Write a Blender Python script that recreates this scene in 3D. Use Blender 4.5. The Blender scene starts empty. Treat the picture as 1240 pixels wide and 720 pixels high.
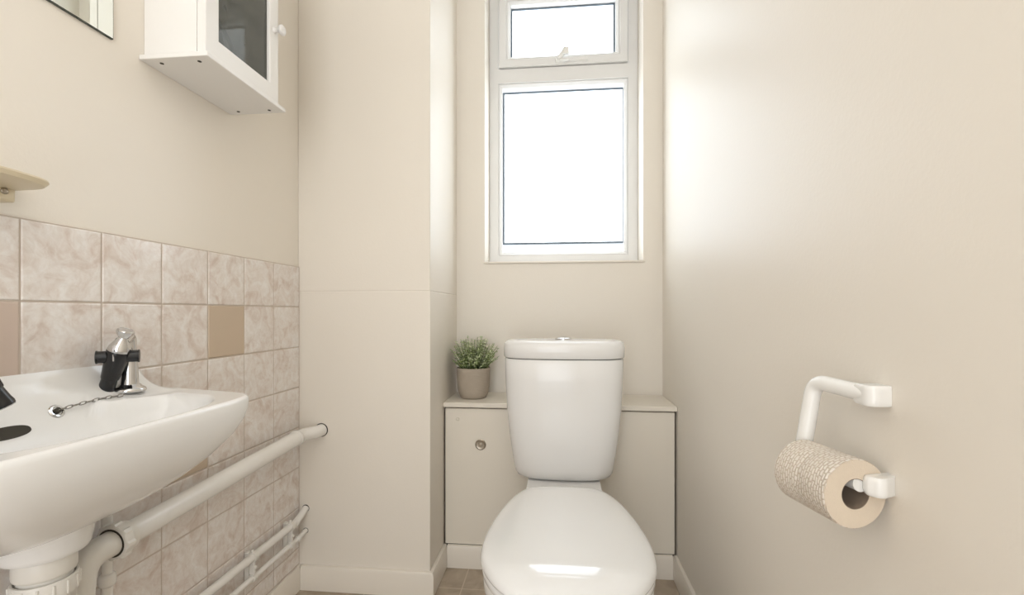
import bpy, bmesh, math, random
from mathutils import Vector, Matrix
random.seed(7)
S = bpy.context.scene
COL = S.collection
PI = math.pi
R = math.radians

# ------------------------------------------------------------------ camera, light, exposure
HC = 0.916                                   # lens height
cam_d = bpy.data.cameras.new('camera'); cam = bpy.data.objects.new('camera', cam_d); COL.objects.link(cam)
cam.location = (0, 0, HC); cam.rotation_euler = (R(90), 0, R(5.61))
cam_d.sensor_width = 36; cam_d.lens = 36 * 560 / 1240; cam_d.shift_y = 0.0145; cam_d.clip_start = 0.01
S.camera = cam
S.view_settings.view_transform = 'Standard'; S.view_settings.look = 'None'
S.view_settings.exposure = 0.29; S.view_settings.gamma = 1.0; S.view_settings.use_curve_mapping = False

w = bpy.data.worlds.new('sky'); S.world = w; w.use_nodes = True
bg = w.node_tree.nodes['Background']; bg.inputs[0].default_value = (0.86, 0.93, 1.0, 1); bg.inputs[1].default_value = 1.0

def area(name, loc, rot, sx, sy, power, color=(1, 1, 1)):
    d = bpy.data.lights.new(name, 'AREA'); d.shape = 'RECTANGLE'; d.size = sx; d.size_y = sy
    d.energy = power; d.color = color
    o = bpy.data.objects.new(name, d); COL.objects.link(o); o.location = loc; o.rotation_euler = rot
    return o
# overcast daylight behind the frosted window (points into the room, -Y)
area('window_daylight', (0.02, 2.45, 1.85), (R(90), 0, R(180)), 1.9, 2.4, 50, (0.94, 0.97, 1.0)).rotation_euler = (R(-90), 0, 0)
# added fill light standing in the unseen doorway behind the camera (points +Y)
area('doorway_fill_light', (-0.22, -1.02, 1.15), (R(90), 0, 0), 0.80, 1.9, 11.0, (0.985, 0.99, 1.0))
# added fill light aimed up at the ceiling behind the camera for soft bounce
area('ceiling_bounce_light', (-0.20, -0.30, 1.75), (R(180), 0, 0), 0.5, 0.5, 9.0, (0.985, 0.99, 1.0))

# ------------------------------------------------------------------ materials
def mat(name, color, rough=0.5, metal=0.0, coat=0.0, bump=0.0, bscale=200.0, var=0.0, vscale=6.0, spec=0.5):
    m = bpy.data.materials.new(name); m.use_nodes = True
    nt = m.node_tree; b = nt.nodes['Principled BSDF']
    b.inputs['Base Color'].default_value = (*color, 1); b.inputs['Roughness'].default_value = rough
    b.inputs['Metallic'].default_value = metal; b.inputs['Coat Weight'].default_value = coat
    b.inputs['Coat Roughness'].default_value = 0.04
    b.inputs['Specular IOR Level'].default_value = spec
    tc = nt.nodes.new('ShaderNodeTexCoord')
    if var:
        n = nt.nodes.new('ShaderNodeTexNoise'); n.inputs['Scale'].default_value = vscale; n.inputs['Detail'].default_value = 5
        nt.links.new(tc.outputs['Object'], n.inputs['Vector'])
        mx = nt.nodes.new('ShaderNodeMix'); mx.data_type = 'RGBA'
        mx.inputs['A'].default_value = (*color, 1)
        mx.inputs['B'].default_value = (*[c * (1 - var) for c in color], 1)
        nt.links.new(n.outputs['Fac'], mx.inputs['Factor'])
        nt.links.new(mx.outputs['Result'], b.inputs['Base Color'])
    if bump:
        n = nt.nodes.new('ShaderNodeTexNoise'); n.inputs['Scale'].default_value = bscale; n.inputs['Detail'].default_value = 3
        nt.links.new(tc.outputs['Object'], n.inputs['Vector'])
        bp = nt.nodes.new('ShaderNodeBump'); bp.inputs['Strength'].default_value = bump; bp.inputs['Distance'].default_value = 0.002
        nt.links.new(n.outputs['Fac'], bp.inputs['Height']); nt.links.new(bp.outputs['Normal'], b.inputs['Normal'])
    return m

M = {}
M['wall'] = mat('satin_cream_wall_paint', (0.84, 0.782, 0.695), 0.44, bump=0.12, bscale=160, var=0.02, vscale=3)
M['ceil'] = mat('matt_white_ceiling_paint', (0.86, 0.85, 0.83), 0.8, bump=0.1)
M['trim'] = mat('cream_satin_woodwork_paint', (0.84, 0.78, 0.69), 0.3, var=0.02)
M['panel'] = mat('cream_painted_board', (0.82, 0.76, 0.66), 0.42, bump=0.08, bscale=120, var=0.03)
M['seam'] = mat('dark_gap', (0.10, 0.075, 0.05), 0.9, var=0.3)
M['upvc'] = mat('white_upvc', (0.80, 0.79, 0.77), 0.28, var=0.01)
M['gasket'] = mat('grey_rubber_gasket', (0.16, 0.20, 0.24), 0.6, var=0.2)
M['ceramic'] = mat('white_glazed_ceramic', (0.86, 0.85, 0.83), 0.13, coat=0.0, var=0.012, vscale=9)
M['seat'] = mat('glossy_white_seat_plastic', (0.86, 0.855, 0.84), 0.10, coat=0.35, var=0.008)
M['plastic'] = mat('white_gloss_plastic', (0.84, 0.825, 0.79), 0.22, var=0.015)
M['pipe'] = mat('white_gloss_pipe_paint', (0.86, 0.835, 0.79), 0.24, bump=0.05, bscale=90, var=0.03)
M['fitting'] = mat('off_white_plastic_fitting', (0.80, 0.77, 0.71), 0.34, var=0.04, vscale=40)
M['cream'] = mat('cream_plastic', (0.72, 0.62, 0.44), 0.3, var=0.04)
M['cabinet'] = mat('white_lacquered_wood', (0.86, 0.84, 0.81), 0.35, var=0.015)
M['chrome'] = mat('polished_chrome', (0.64, 0.635, 0.63), 0.08, metal=1.0, var=0.05, vscale=60)
M['steel'] = mat('brushed_nickel', (0.42, 0.37, 0.30), 0.32, metal=1.0, var=0.15, vscale=60)
M['black'] = mat('black_gloss_plastic', (0.010, 0.010, 0.011), 0.26, coat=0.0, var=0.2)
M['hole'] = mat('dark_recess', (0.045, 0.038, 0.026), 0.7, var=0.3)  # near-black stands in for shade inside openings; also small dark parts
M['grout'] = mat('pale_grout', (0.60, 0.51, 0.43), 0.8, var=0.1, vscale=20)
M['plaintile'] = mat('plain_beige_tile_glaze', (0.60, 0.48, 0.36), 0.22, var=0.04, vscale=10)
M['pinktile'] = mat('plain_pinkish_beige_tile_glaze', (0.62, 0.50, 0.42), 0.22, var=0.04, vscale=10)
M['soil'] = mat('dark_potting_soil', (0.03, 0.022, 0.012), 0.95, bump=0.8, bscale=300, var=0.5, vscale=200)
M['cardboard'] = mat('grey_brown_cardboard_tube', (0.25, 0.19, 0.14), 0.85, var=0.15, vscale=80)
M['lampglass'] = mat('opal_lamp_glass', (0.85, 0.84, 0.80), 0.3, var=0.01)
M['chain'] = mat('tarnished_chain_metal', (0.36, 0.34, 0.31), 0.25, metal=1.0, var=0.3, vscale=80)
M['hose'] = mat('dark_grey_plastic', (0.05, 0.05, 0.045), 0.4, var=0.2)

def marble_tile():
    m = bpy.data.materials.new('pink_beige_marbled_tile_glaze'); m.use_nodes = True
    nt = m.node_tree; b = nt.nodes['Principled BSDF']; L = nt.links.new
    tc = nt.nodes.new('ShaderNodeTexCoord')
    mp = nt.nodes.new('ShaderNodeMapping'); mp.inputs['Scale'].default_value = (1, 1, 1)
    L(tc.outputs['Object'], mp.inputs['Vector'])
    def noise(scale, det, dist, rough=0.6):
        n = nt.nodes.new('ShaderNodeTexNoise'); n.inputs['Scale'].default_value = scale; n.inputs['Detail'].default_value = det
        n.inputs['Distortion'].default_value = dist; n.inputs['Roughness'].default_value = rough
        L(mp.outputs['Vector'], n.inputs['Vector']); return n
    n1 = noise(20, 7, 1.2); n2 = noise(46, 5, 1.8)
    r1 = nt.nodes.new('ShaderNodeValToRGB'); e = r1.color_ramp
    e.elements[0].position = 0.33; e.elements[0].color = (0.70, 0.60, 0.535, 1)
    e.elements[1].position = 0.68; e.elements[1].color = (0.88, 0.85, 0.82, 1)
    x = e.elements.new(0.49); x.color = (0.81, 0.75, 0.70, 1)
    L(n1.outputs['Fac'], r1.inputs['Fac'])
    r2 = nt.nodes.new('ShaderNodeValToRGB'); e = r2.color_ramp
    e.elements[0].position = 0.40; e.elements[0].color = (0.92, 0.90, 0.88, 1)
    e.elements[1].position = 0.60; e.elements[1].color = (1.0, 1.0, 1.0, 1)
    L(n2.outputs['Fac'], r2.inputs['Fac'])
    mx = nt.nodes.new('ShaderNodeMix'); mx.data_type = 'RGBA'; mx.blend_type = 'MULTIPLY'; mx.inputs['Factor'].default_value = 0.8
    L(r1.outputs['Color'], mx.inputs['A']); L(r2.outputs['Color'], mx.inputs['B'])
    L(mx.outputs['Result'], b.inputs['Base Color'])
    b.inputs['Roughness'].default_value = 0.16
    bp = nt.nodes.new('ShaderNodeBump'); bp.inputs['Strength'].default_value = 0.10; bp.inputs['Distance'].default_value = 0.002
    n3 = noise(22, 2, 0); L(n3.outputs['Fac'], bp.inputs['Height']); L(bp.outputs['Normal'], b.inputs['Normal'])
    return m
M['tile'] = marble_tile()

def floor_mat():
    m = bpy.data.materials.new('brown_beige_stone_floor_tile'); m.use_nodes = True
    nt = m.node_tree; b = nt.nodes['Principled BSDF']; L = nt.links.new
    tc = nt.nodes.new('ShaderNodeTexCoord')
    mp = nt.nodes.new('ShaderNodeMapping'); mp.inputs['Location'].default_value = (0.3155, 0.04, 0)
    L(tc.outputs['Object'], mp.inputs['Vector'])
    n = nt.nodes.new('ShaderNodeTexNoise'); n.inputs['Scale'].default_value = 14; n.inputs['Detail'].default_value = 8; n.inputs['Distortion'].default_value = 0.8
    L(mp.outputs['Vector'], n.inputs['Vector'])
    r = nt.nodes.new('ShaderNodeValToRGB'); e = r.color_ramp
    e.elements[0].position = 0.32; e.elements[0].color = (0.35, 0.275, 0.20, 1)
    e.elements[1].position = 0.70; e.elements[1].color = (0.52, 0.435, 0.335, 1)
    L(n.outputs['Fac'], r.inputs['Fac'])
    br = nt.nodes.new('ShaderNodeTexBrick'); br.offset = 0; br.squash = 1
    br.inputs['Scale'].default_value = 1; br.inputs['Brick Width'].default_value = 0.31; br.inputs['Row Height'].default_value = 0.31
    br.inputs['Mortar Size'].default_value = 0.0022; br.inputs['Mortar Smooth'].default_value = 0.3
    br.inputs['Mortar'].default_value = (0.60, 0.51, 0.41, 1)
    L(mp.outputs['Vector'], br.inputs['Vector']); L(r.outputs['Color'], br.inputs['Color1']); L(r.outputs['Color'], br.inputs['Color2'])
    L(br.outputs['Color'], b.inputs['Base Color']); b.inputs['Roughness'].default_value = 0.5
    bp = nt.nodes.new('ShaderNodeBump'); bp.inputs['Strength'].default_value = 0.3; bp.inputs['Distance'].default_value = 0.001
    L(n.outputs['Fac'], bp.inputs['Height']); L(bp.outputs['Normal'], b.inputs['Normal'])
    return m
M['floor'] = floor_mat()

def pane_mat():
    m = bpy.data.materials.new('frosted_window_glass'); m.use_nodes = True
    nt = m.node_tree; nt.nodes.remove(nt.nodes['Principled BSDF']); L = nt.links.new
    out = nt.nodes['Material Output']
    tr = nt.nodes.new('ShaderNodeBsdfTransparent'); tr.inputs[0].default_value = (0.97, 0.985, 1.0, 1)
    tl = nt.nodes.new('ShaderNodeBsdfTranslucent'); tl.inputs[0].default_value = (0.92, 0.95, 0.97, 1)
    gl = nt.nodes.new('ShaderNodeBsdfGlossy'); gl.inputs['Roughness'].default_value = 0.25
    tc = nt.nodes.new('ShaderNodeTexCoord')
    v = nt.nodes.new('ShaderNodeTexNoise'); v.inputs['Scale'].default_value = 170; v.inputs['Detail'].default_value = 2
    L(tc.outputs['Object'], v.inputs['Vector'])
    bp = nt.nodes.new('ShaderNodeBump'); bp.inputs['Strength'].default_value = 0.4; bp.inputs['Distance'].default_value = 0.002
    L(v.outputs['Fac'], bp.inputs['Height']); L(bp.outputs['Normal'], gl.inputs['Normal']); L(bp.outputs['Normal'], tl.inputs['Normal'])
    mr = nt.nodes.new('ShaderNodeMapRange'); mr.inputs['To Min'].default_value = 0.35; mr.inputs['To Max'].default_value = 0.75
    L(v.outputs['Fac'], mr.inputs['Value'])
    a = nt.nodes.new('ShaderNodeMixShader'); L(mr.outputs['Result'], a.inputs[0]); L(tr.outputs[0], a.inputs[1]); L(tl.outputs[0], a.inputs[2])
    c = nt.nodes.new('ShaderNodeMixShader'); c.inputs[0].default_value = 0.05; L(a.outputs[0], c.inputs[1]); L(gl.outputs[0], c.inputs[2])
    L(c.outputs[0], out.inputs['Surface'])
    return m
M['pane'] = pane_mat()

def thin_glass(name, tint, refl=0.1, rough=0.02, haze=0.0, hcol=(0.5, 0.5, 0.47, 1)):
    m = bpy.data.materials.new(name); m.use_nodes = True
    nt = m.node_tree; nt.nodes.remove(nt.nodes['Principled BSDF']); L = nt.links.new
    out = nt.nodes['Material Output']
    tr = nt.nodes.new('ShaderNodeBsdfTransparent'); tr.inputs[0].default_value = (*tint, 1)
    gl = nt.nodes.new('ShaderNodeBsdfGlossy'); gl.inputs['Roughness'].default_value = rough
    df = nt.nodes.new('ShaderNodeBsdfDiffuse'); df.inputs[0].default_value = hcol
    tc = nt.nodes.new('ShaderNodeTexCoord'); n = nt.nodes.new('ShaderNodeTexNoise'); n.inputs['Scale'].default_value = 30; n.inputs['Detail'].default_value = 6
    L(tc.outputs['Object'], n.inputs['Vector'])
    mr = nt.nodes.new('ShaderNodeMapRange'); mr.inputs['To Min'].default_value = haze * 0.6; mr.inputs['To Max'].default_value = haze * 1.4
    L(n.outputs['Fac'], mr.inputs['Value'])
    h = nt.nodes.new('ShaderNodeMixShader'); L(mr.outputs['Result'], h.inputs[0]); L(tr.outputs[0], h.inputs[1]); L(df.outputs[0], h.inputs[2])
    lw = nt.nodes.new('ShaderNodeLayerWeight'); lw.inputs['Blend'].default_value = refl
    c = nt.nodes.new('ShaderNodeMixShader'); L(lw.outputs['Fresnel'], c.inputs[0]); L(h.outputs[0], c.inputs[1]); L(gl.outputs[0], c.inputs[2])
    L(c.outputs[0], out.inputs['Surface'])
    return m
M['cabglass'] = thin_glass('smoked_hazy_cabinet_glass', (0.50, 0.51, 0.48), 0.12, haze=0.26, hcol=(0.42, 0.42, 0.39, 1))  # grey tinted glass with a diffuse haze mixed in
M['clear'] = thin_glass('clear_bottle_plastic', (0.80, 0.82, 0.80), 0.45, haze=0.30, hcol=(0.8, 0.8, 0.8, 1))
mm = mat('silvered_mirror_glass', (0.86, 0.89, 0.85), 0.01, metal=1.0, var=0.01); M['mirror'] = mm
M['mirroredge'] = mat('dark_green_mirror_edge', (0.05, 0.065, 0.05), 0.2, var=0.2)

def pot_mat():
    m = mat('taupe_ribbed_stoneware', (0.46, 0.39, 0.31), 0.75, var=0.12, vscale=50)
    nt = m.node_tree; b = nt.nodes['Principled BSDF']; L = nt.links.new
    tc = nt.nodes.new('ShaderNodeTexCoord')
    wv = nt.nodes.new('ShaderNodeTexWave'); wv.bands_direction = 'Z'; wv.inputs['Scale'].default_value = 70; wv.inputs['Distortion'].default_value = 0.6
    L(tc.outputs['Object'], wv.inputs['Vector'])
    bp = nt.nodes.new('ShaderNodeBump'); bp.inputs['Strength'].default_value = 0.35; bp.inputs['Distance'].default_value = 0.002
    L(wv.outputs['Fac'], bp.inputs['Height']); L(bp.outputs['Normal'], b.inputs['Normal'])
    return m
M['pot'] = pot_mat()
def leaf_mat(name, a, c):
    m = mat(name, a, 0.5); nt = m.node_tree; b = nt.nodes['Principled BSDF']; L = nt.links.new
    tc = nt.nodes.new('ShaderNodeTexCoord')
    n = nt.nodes.new('ShaderNodeTexNoise'); n.inputs['Scale'].default_value = 90; n.inputs['Detail'].default_value = 3
    L(tc.outputs['Object'], n.inputs['Vector'])
    r = nt.nodes.new('ShaderNodeValToRGB'); r.color_ramp.elements[0].position = 0.38; r.color_ramp.elements[1].position = 0.62
    r.color_ramp.elements[0].color = (*a, 1); r.color_ramp.elements[1].color = (*c, 1)
    L(n.outputs['Fac'], r.inputs['Fac']); L(r.outputs['Color'], b.inputs['Base Color'])
    return m
M['leaf'] = leaf_mat('dusty_green_leaves', (0.34, 0.43, 0.14), (0.82, 0.86, 0.60))
M['stem'] = leaf_mat('green_stems', (0.07, 0.13, 0.03), (0.17, 0.25, 0.08))
def paper_mat():
    m = mat('cream_quilted_tissue_paper', (0.78, 0.68, 0.56), 0.9, var=0.05, vscale=30)
    nt = m.node_tree; b = nt.nodes['Principled BSDF']; L = nt.links.new
    tc = nt.nodes.new('ShaderNodeTexCoord'); mp = nt.nodes.new('ShaderNodeMapping'); mp.inputs['Scale'].default_value = (1, 1, 1)
    L(tc.outputs['Object'], mp.inputs['Vector'])
    # local axis of the roll is Z: fine rings across the roll, dashed along it
    sx = nt.nodes.new('ShaderNodeSeparateXYZ'); L(mp.outputs['Vector'], sx.inputs[0])
    at = nt.nodes.new('ShaderNodeMath'); at.operation = 'ARCTAN2'; L(sx.outputs[1], at.inputs[0]); L(sx.outputs[0], at.inputs[1])
    cb = nt.nodes.new('ShaderNodeCombineXYZ'); L(at.outputs[0], cb.inputs[0]); L(sx.outputs[2], cb.inputs[1])
    mp2 = nt.nodes.new('ShaderNodeMapping'); mp2.inputs['Scale'].default_value = (0.0425, 1, 1); L(cb.outputs[0], mp2.inputs['Vector'])
    n = nt.nodes.new('ShaderNodeTexBrick'); n.inputs['Scale'].default_value = 1; n.inputs['Brick Width'].default_value = 0.0085; n.inputs['Row Height'].default_value = 0.0042
    n.inputs['Mortar Size'].default_value = 0.0010; n.inputs['Mortar Smooth'].default_value = 0.8; n.offset = 0.35
    n.inputs['Color1'].default_value = (1, 1, 1, 1); n.inputs['Color2'].default_value = (0.75, 0.75, 0.75, 1); n.inputs['Mortar'].default_value = (0, 0, 0, 1)
    nn = nt.nodes.new('ShaderNodeTexNoise'); nn.inputs['Scale'].default_value = 70
    L(tc.outputs['Object'], nn.inputs['Vector'])
    va = nt.nodes.new('ShaderNodeVectorMath'); va.operation = 'SCALE'; va.inputs['Scale'].default_value = 0.0075
    L(nn.outputs['Color'], va.inputs[0])
    vb = nt.nodes.new('ShaderNodeVectorMath'); vb.operation = 'ADD'; L(va.outputs[0], vb.inputs[0]); L(mp2.outputs[0], vb.inputs[1])
    L(vb.outputs[0], n.inputs['Vector'])
    bp = nt.nodes.new('ShaderNodeBump'); bp.inputs['Strength'].default_value = 0.9; bp.inputs['Distance'].default_value = 0.0022
    L(n.outputs['Color'], bp.inputs['Height']); L(bp.outputs['Normal'], b.inputs['Normal'])
    mx = nt.nodes.new('ShaderNodeMix'); mx.data_type = 'RGBA'
    mx.inputs['A'].default_value = (0.68, 0.57, 0.45, 1); mx.inputs['B'].default_value = (0.88, 0.81, 0.72, 1)
    L(n.outputs['Color'], mx.inputs['Factor']); L(mx.outputs['Result'], b.inputs['Base Color'])
    return m
M['paper'] = paper_mat()
M['paperend'] = mat('cream_tissue_roll_end', (0.74, 0.63, 0.50), 0.95, bump=0.3, bscale=500, var=0.06, vscale=120)

# ------------------------------------------------------------------ mesh helpers
def link(name, bm, m, parent=None, smooth=False, bevel=0, seg=2, loc=None, autos=None):
    me = bpy.data.meshes.new(name); bmesh.ops.recalc_face_normals(bm, faces=bm.faces); bm.to_mesh(me); bm.free()
    o = bpy.data.objects.new(name, me); COL.objects.link(o)
    for x in (m if isinstance(m, (list, tuple)) else [m]): me.materials.append(x)
    if smooth:
        for p in me.polygons: p.use_smooth = True
        if autos: me.set_sharp_from_angle(angle=R(autos))
    if bevel:
        b = o.modifiers.new('bevel', 'BEVEL'); b.width = bevel; b.segments = seg; b.limit_method = 'ANGLE'; b.angle_limit = R(35)
        b.harden_normals = False
        for p in me.polygons: p.use_smooth = True
        me.set_sharp_from_angle(angle=R(35))
    if parent:
        o.parent = parent; o.matrix_parent_inverse = Matrix.Translation(-parent.location)
    return o
def box(x0, x1, y0, y1, z0, z1, bm=None, mi=0):
    bm = bm or bmesh.new()
    v = [bm.verts.new((x, y, z)) for x in (x0, x1) for y in (y0, y1) for z in (z0, z1)]
    for f in ((0, 1, 3, 2), (4, 6, 7, 5), (0, 4, 5, 1), (2, 3, 7, 6), (0, 2, 6, 4), (1, 5, 7, 3)):
        q = bm.faces.new([v[i] for i in f]); q.material_index = mi
    return bm
def loft(rings, bm=None, cap0=True, cap1=True, closed=True, mi=0):
    bm = bm or bmesh.new()
    vr = [[bm.verts.new(p) for p in r] for r in rings]
    n = len(vr[0])
    for a, b in zip(vr, vr[1:]):
        for i in range(n if closed else n - 1):
            j = (i + 1) % n
            f = bm.faces.new((a[i], a[j], b[j], b[i])); f.material_index = mi
    if cap0: bm.faces.new(vr[0]).material_index = mi
    if cap1: bm.faces.new(vr[-1][::-1]).material_index = mi
    return bm
def frame_of(axis):
    a = Vector(axis).normalized(); u = a.orthogonal().normalized()
    if abs(a.z) < 0.95: u = a.cross(Vector((0, 0, 1))).normalized()
    return a, u, a.cross(u).normalized()
def lathe(prof, origin=(0, 0, 0), axis=(0, 0, 1), n=40, bm=None, cap0=True, cap1=True, mi=0):
    """prof: list of (radius, height along axis)"""
    o = Vector(origin); a, u, v = frame_of(axis)
    rings = [[o + a * h + (u * math.cos(2 * PI * k / n) + v * math.sin(2 * PI * k / n)) * max(r, 1e-5) for k in range(n)] for r, h in prof]
    return loft(rings, bm, cap0, cap1, mi=mi)
def fillet(pts, rad, seg=8):
    P = [Vector(p) for p in pts]; out = [P[0]]
    for i in range(1, len(P) - 1):
        a, b, c = P[i - 1], P[i], P[i + 1]; r = rad[i - 1] if isinstance(rad, (list, tuple)) else rad
        u = (a - b).normalized(); v = (c - b).normalized()
        t = min(r, (a - b).length * 0.49, (c - b).length * 0.49)
        p, q = b + u * t, b + v * t
        for k in range(seg + 1):
            s = k / seg; out.append(p * (1 - s) ** 2 + b * 2 * s * (1 - s) + q * s * s)
    out.append(P[-1]); return out
def tube(pts, r, n=20, bm=None, cap=True, closed=False, mi=0):
    P = [Vector(p) for p in pts]; m = len(P); rr = r if isinstance(r, (list, tuple)) else [r] * m
    T = []
    for i in range(m):
        if closed: d = P[(i + 1) % m] - P[i - 1]
        else: d = P[min(i + 1, m - 1)] - P[max(i - 1, 0)]
        T.append(d.normalized())
    a, u, v = frame_of(T[0]); rings = []
    for i in range(m):
        u = (u - T[i] * u.dot(T[i])).normalized(); v = T[i].cross(u)
        rings.append([P[i] + (u * math.cos(2 * PI * k / n) + v * math.sin(2 * PI * k / n)) * rr[i] for k in range(n)])
    if closed: rings.append([v0 for v0 in rings[0]])
    bm = loft(rings, bm, cap and not closed, cap and not closed, mi=mi)
    if closed: bmesh.ops.remove_doubles(bm, verts=bm.verts, dist=1e-6)
    return bm
def struct(o): o['kind'] = 'structure'; return o
def tag(o, label, cat, group=None):
    o['label'] = label; o['category'] = cat
    if group: o['group'] = group
    return o
def thing(name, loc, label, cat, group=None):
    o = bpy.data.objects.new(name, None); COL.objects.link(o); o.location = loc; o.empty_display_size = 0.05
    bpy.context.view_layer.update()
    return tag(o, label, cat, group)
def superell(xc, yc, a, b, n, z, N=96, rot=0):
    out = []
    for k in range(N):
        t = 2 * PI * k / N; c, s = math.cos(t), math.sin(t)
        x = a * math.copysign(abs(c) ** (2 / n), c); y = b * math.copysign(abs(s) ** (2 / n), s)
        out.append(Vector((xc + x, yc + y, z)))
    return out

# ------------------------------------------------------------------ room shell
XL, XR, YF, YN, YB, YO = -0.86, 0.41, -0.90, 1.464, 1.86, 2.06   # left, right, front, nib face, alcove back, outside
XN = -0.41; CEIL = 2.42
WX0, WX1, WZ0, WZ1 = -0.294, 0.336, 1.12, 2.33                     # window opening
struct(link('floor', box(XL - 0.1, XR + 0.1, YF - 0.12, YO, -0.1, 0), M['floor']))
struct(link('ceiling', box(XL - 0.1, XR + 0.1, YF - 0.12, YO, CEIL, CEIL + 0.1), M['ceil']))
struct(link('wall_left', box(XL - 0.1, XL, YF - 0.12, YO, 0, CEIL), M['wall']))
struct(link('wall_right', box(XR, XR + 0.1, YF - 0.12, YO, 0, CEIL), M['wall']))
bm = box(XL, XN, YN, YO, 0, 0.9845); box(XL, XN, YN, YO, 0.9858, CEIL, bm); box(XL + .001, XN - 0.0012, YN + .0008, YO, 0.98, 0.99, bm)
struct(link('wall_nib', bm, M['wall'], bevel=0.002))
bm = box(XN, WX0, YB, YO, 0, CEIL); box(WX1, XR, YB, YO, 0, CEIL, bm)
box(WX0, WX1, YB, YO, 0, WZ0, bm); box(WX0, WX1, YB, YO, WZ1, CEIL, bm)
struct(link('wall_back', bm, M['wall']))
DX0, DX1, DZ = -0.62, 0.16, 2.02
bm = box(XL, DX0, YF - 0.1, YF, 0, CEIL); box(DX1, XR, YF - 0.1, YF, 0, CEIL, bm); box(DX0, DX1, YF - 0.1, YF, DZ, CEIL, bm)
struct(link('wall_front', bm, M['wall']))
bm = box(DX0 - .06, DX0, YF, YF + .016, 0, DZ + .06); box(DX1, DX1 + .06, YF, YF + .016, 0, DZ + .06, bm); box(DX0, DX1, YF, YF + .016, DZ, DZ + .06, bm)
struct(link('trim_1', bm, M['trim'], bevel=0.004))
# window sill board with a small nosing, and corner beads of the reveal
struct(link('trim_2', box(WX0 - 0.004, WX1 + 0.006, YB - 0.007, 1.985, WZ0 - 0.007, WZ0 + 0.001), M['trim'], bevel=0.002))
# skirting boards
def skirting(name, pts):
    """pts: plan polyline, board stands on its left-hand side; swept profile"""
    prof = [(0, 0), (0.015, 0), (0.015, 0.068), (0.011, 0.079), (0, 0.080)]
    P = [Vector((p[0], p[1], 0)) for p in pts]; rings = []
    for i, p in enumerate(P):
        d0 = (p - P[i - 1]).normalized() if i > 0 else None; d1 = (P[i + 1] - p).normalized() if i < len(P) - 1 else None
        d0 = d0 or d1; d1 = d1 or d0
        n0 = Vector((-d0.y, d0.x, 0)); n1 = Vector((-d1.y, d1.x, 0)); n = (n0 + n1).normalized(); n /= max(n.dot(n0), 0.2)
        rings.append([p + n * a + Vector((0, 0, b)) for a, b in prof])
    return struct(link(name, loft(rings), M['trim'], bevel=0.0015))
skirting('baseboard_left', [(XL, YF + .02), (XL, YN)][::-1])
skirting('baseboard_nib', [(XN, 1.643), (XN, YN), (XL + .015, YN)])
skirting('baseboard_right', [(XR, YF + .02), (XR, 1.643)])
skirting('baseboard_back', [(XN + .015, 1.643), (XR - .015, 1.643)][::-1])

# ------------------------------------------------------------------ wall tiles
T = 0.133; TX = XL + 0.006; g = 0.0016
bm = box(XL, XL + 0.0042, -0.40, YN, 0.0805, 1.0675, mi=0)
ty = [YN - 0.0075 - 0 + 0 - T * k for k in range(0, 15)]
cols = [(1.324, 1.4615)] + [(1.324 - T * (k + 1), 1.324 - T * k) for k in range(13)]
for ci, (y0, y1) in enumerate(cols):
    for r in range(8):
        z1 = 1.067 - T * r; z0 = max(z1 - T, 0.0815)
        if z1 - z0 < 0.01: continue
        mi = 1
        if r == 1 and abs(y0 - 1.058) < 0.01: mi = 2
        if r == 1 and abs(y0 - 0.526) < 0.01: mi = 3
        if r == 3 and abs(y0 - 0.925) < 0.01: mi = 2
        b = 0.0022; dx = random.uniform(-.0002, .0002)
        ring = lambda i, x: [Vector((x, y0 + g + i, z0 + g + i)), Vector((x, y1 - g - i, z0 + g + i)), Vector((x, y1 - g - i, z1 - g - i)), Vector((x, y0 + g + i, z1 - g - i))]
        loft([ring(0, XL), ring(0, TX - 0.0016), ring(b * .35, TX - 0.0005 + dx), ring(b, TX + dx)], bm, mi=mi)
struct(link('wall_tiles', bm, [M['grout'], M['tile'], M['plaintile'], M['pinktile']]))

# ------------------------------------------------------------------ window
def ring_frame(x0, x1, z0, z1, wd, y0, y1, bm=None, mi=0, ch=0.0):
    """rectangular frame with mitred corners and an inner chamfered edge facing -Y"""
    bm = bm or bmesh.new()
    def rect(i, y): return [Vector((x0 + i, y, z0 + i)), Vector((x1 - i, y, z0 + i)), Vector((x1 - i, y, z1 - i)), Vector((x0 + i, y, z1 - i))]
    rr = [rect(0, y1), rect(0, y0 + .002), rect(.002, y0), rect(wd - ch, y0), rect(wd, y0 + max(ch, .002)), rect(wd, y1)]
    vr = [[bm.verts.new(p) for p in r] for r in rr]
    for a, b in zip(vr, vr[1:] + vr[:1]):
        for i in range(4):
            j = (i + 1) % 4; bm.faces.new((a[i], a[j], b[j], b[i])).material_index = mi
    return bm
win = bpy.data.objects.new('window_1', None); COL.objects.link(win); win.location = (0.02, 2.0, 1.12); struct(win)
bpy.context.view_layer.update()
FY = 1.985
bm = ring_frame(WX0, WX1, WZ0, WZ1, 0.040, FY, YO)
box(WX0 + .04, WX1 - .04, FY, YO, 1.905, 1.965, bm)
fr = link('window_frame', bm, M['upvc'], win)
# glazing beads of the fixed light
link('glazing_bead', ring_frame(WX0 + .040, WX1 - .040, WZ0 + .040, 1.905, 0.0155, FY + .006, FY + .04, ch=0.010), M['upvc'], win)
link('gasket', ring_frame(-0.240, 0.2865, 1.2125, 1.8815, 0.0085, FY + .0345, FY + .0385), M['gasket'], win)
link('window_pane', box(-0.2385, 0.285, FY + .039, FY + .043, 1.214, 1.880), M['pane'], win)
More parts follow.
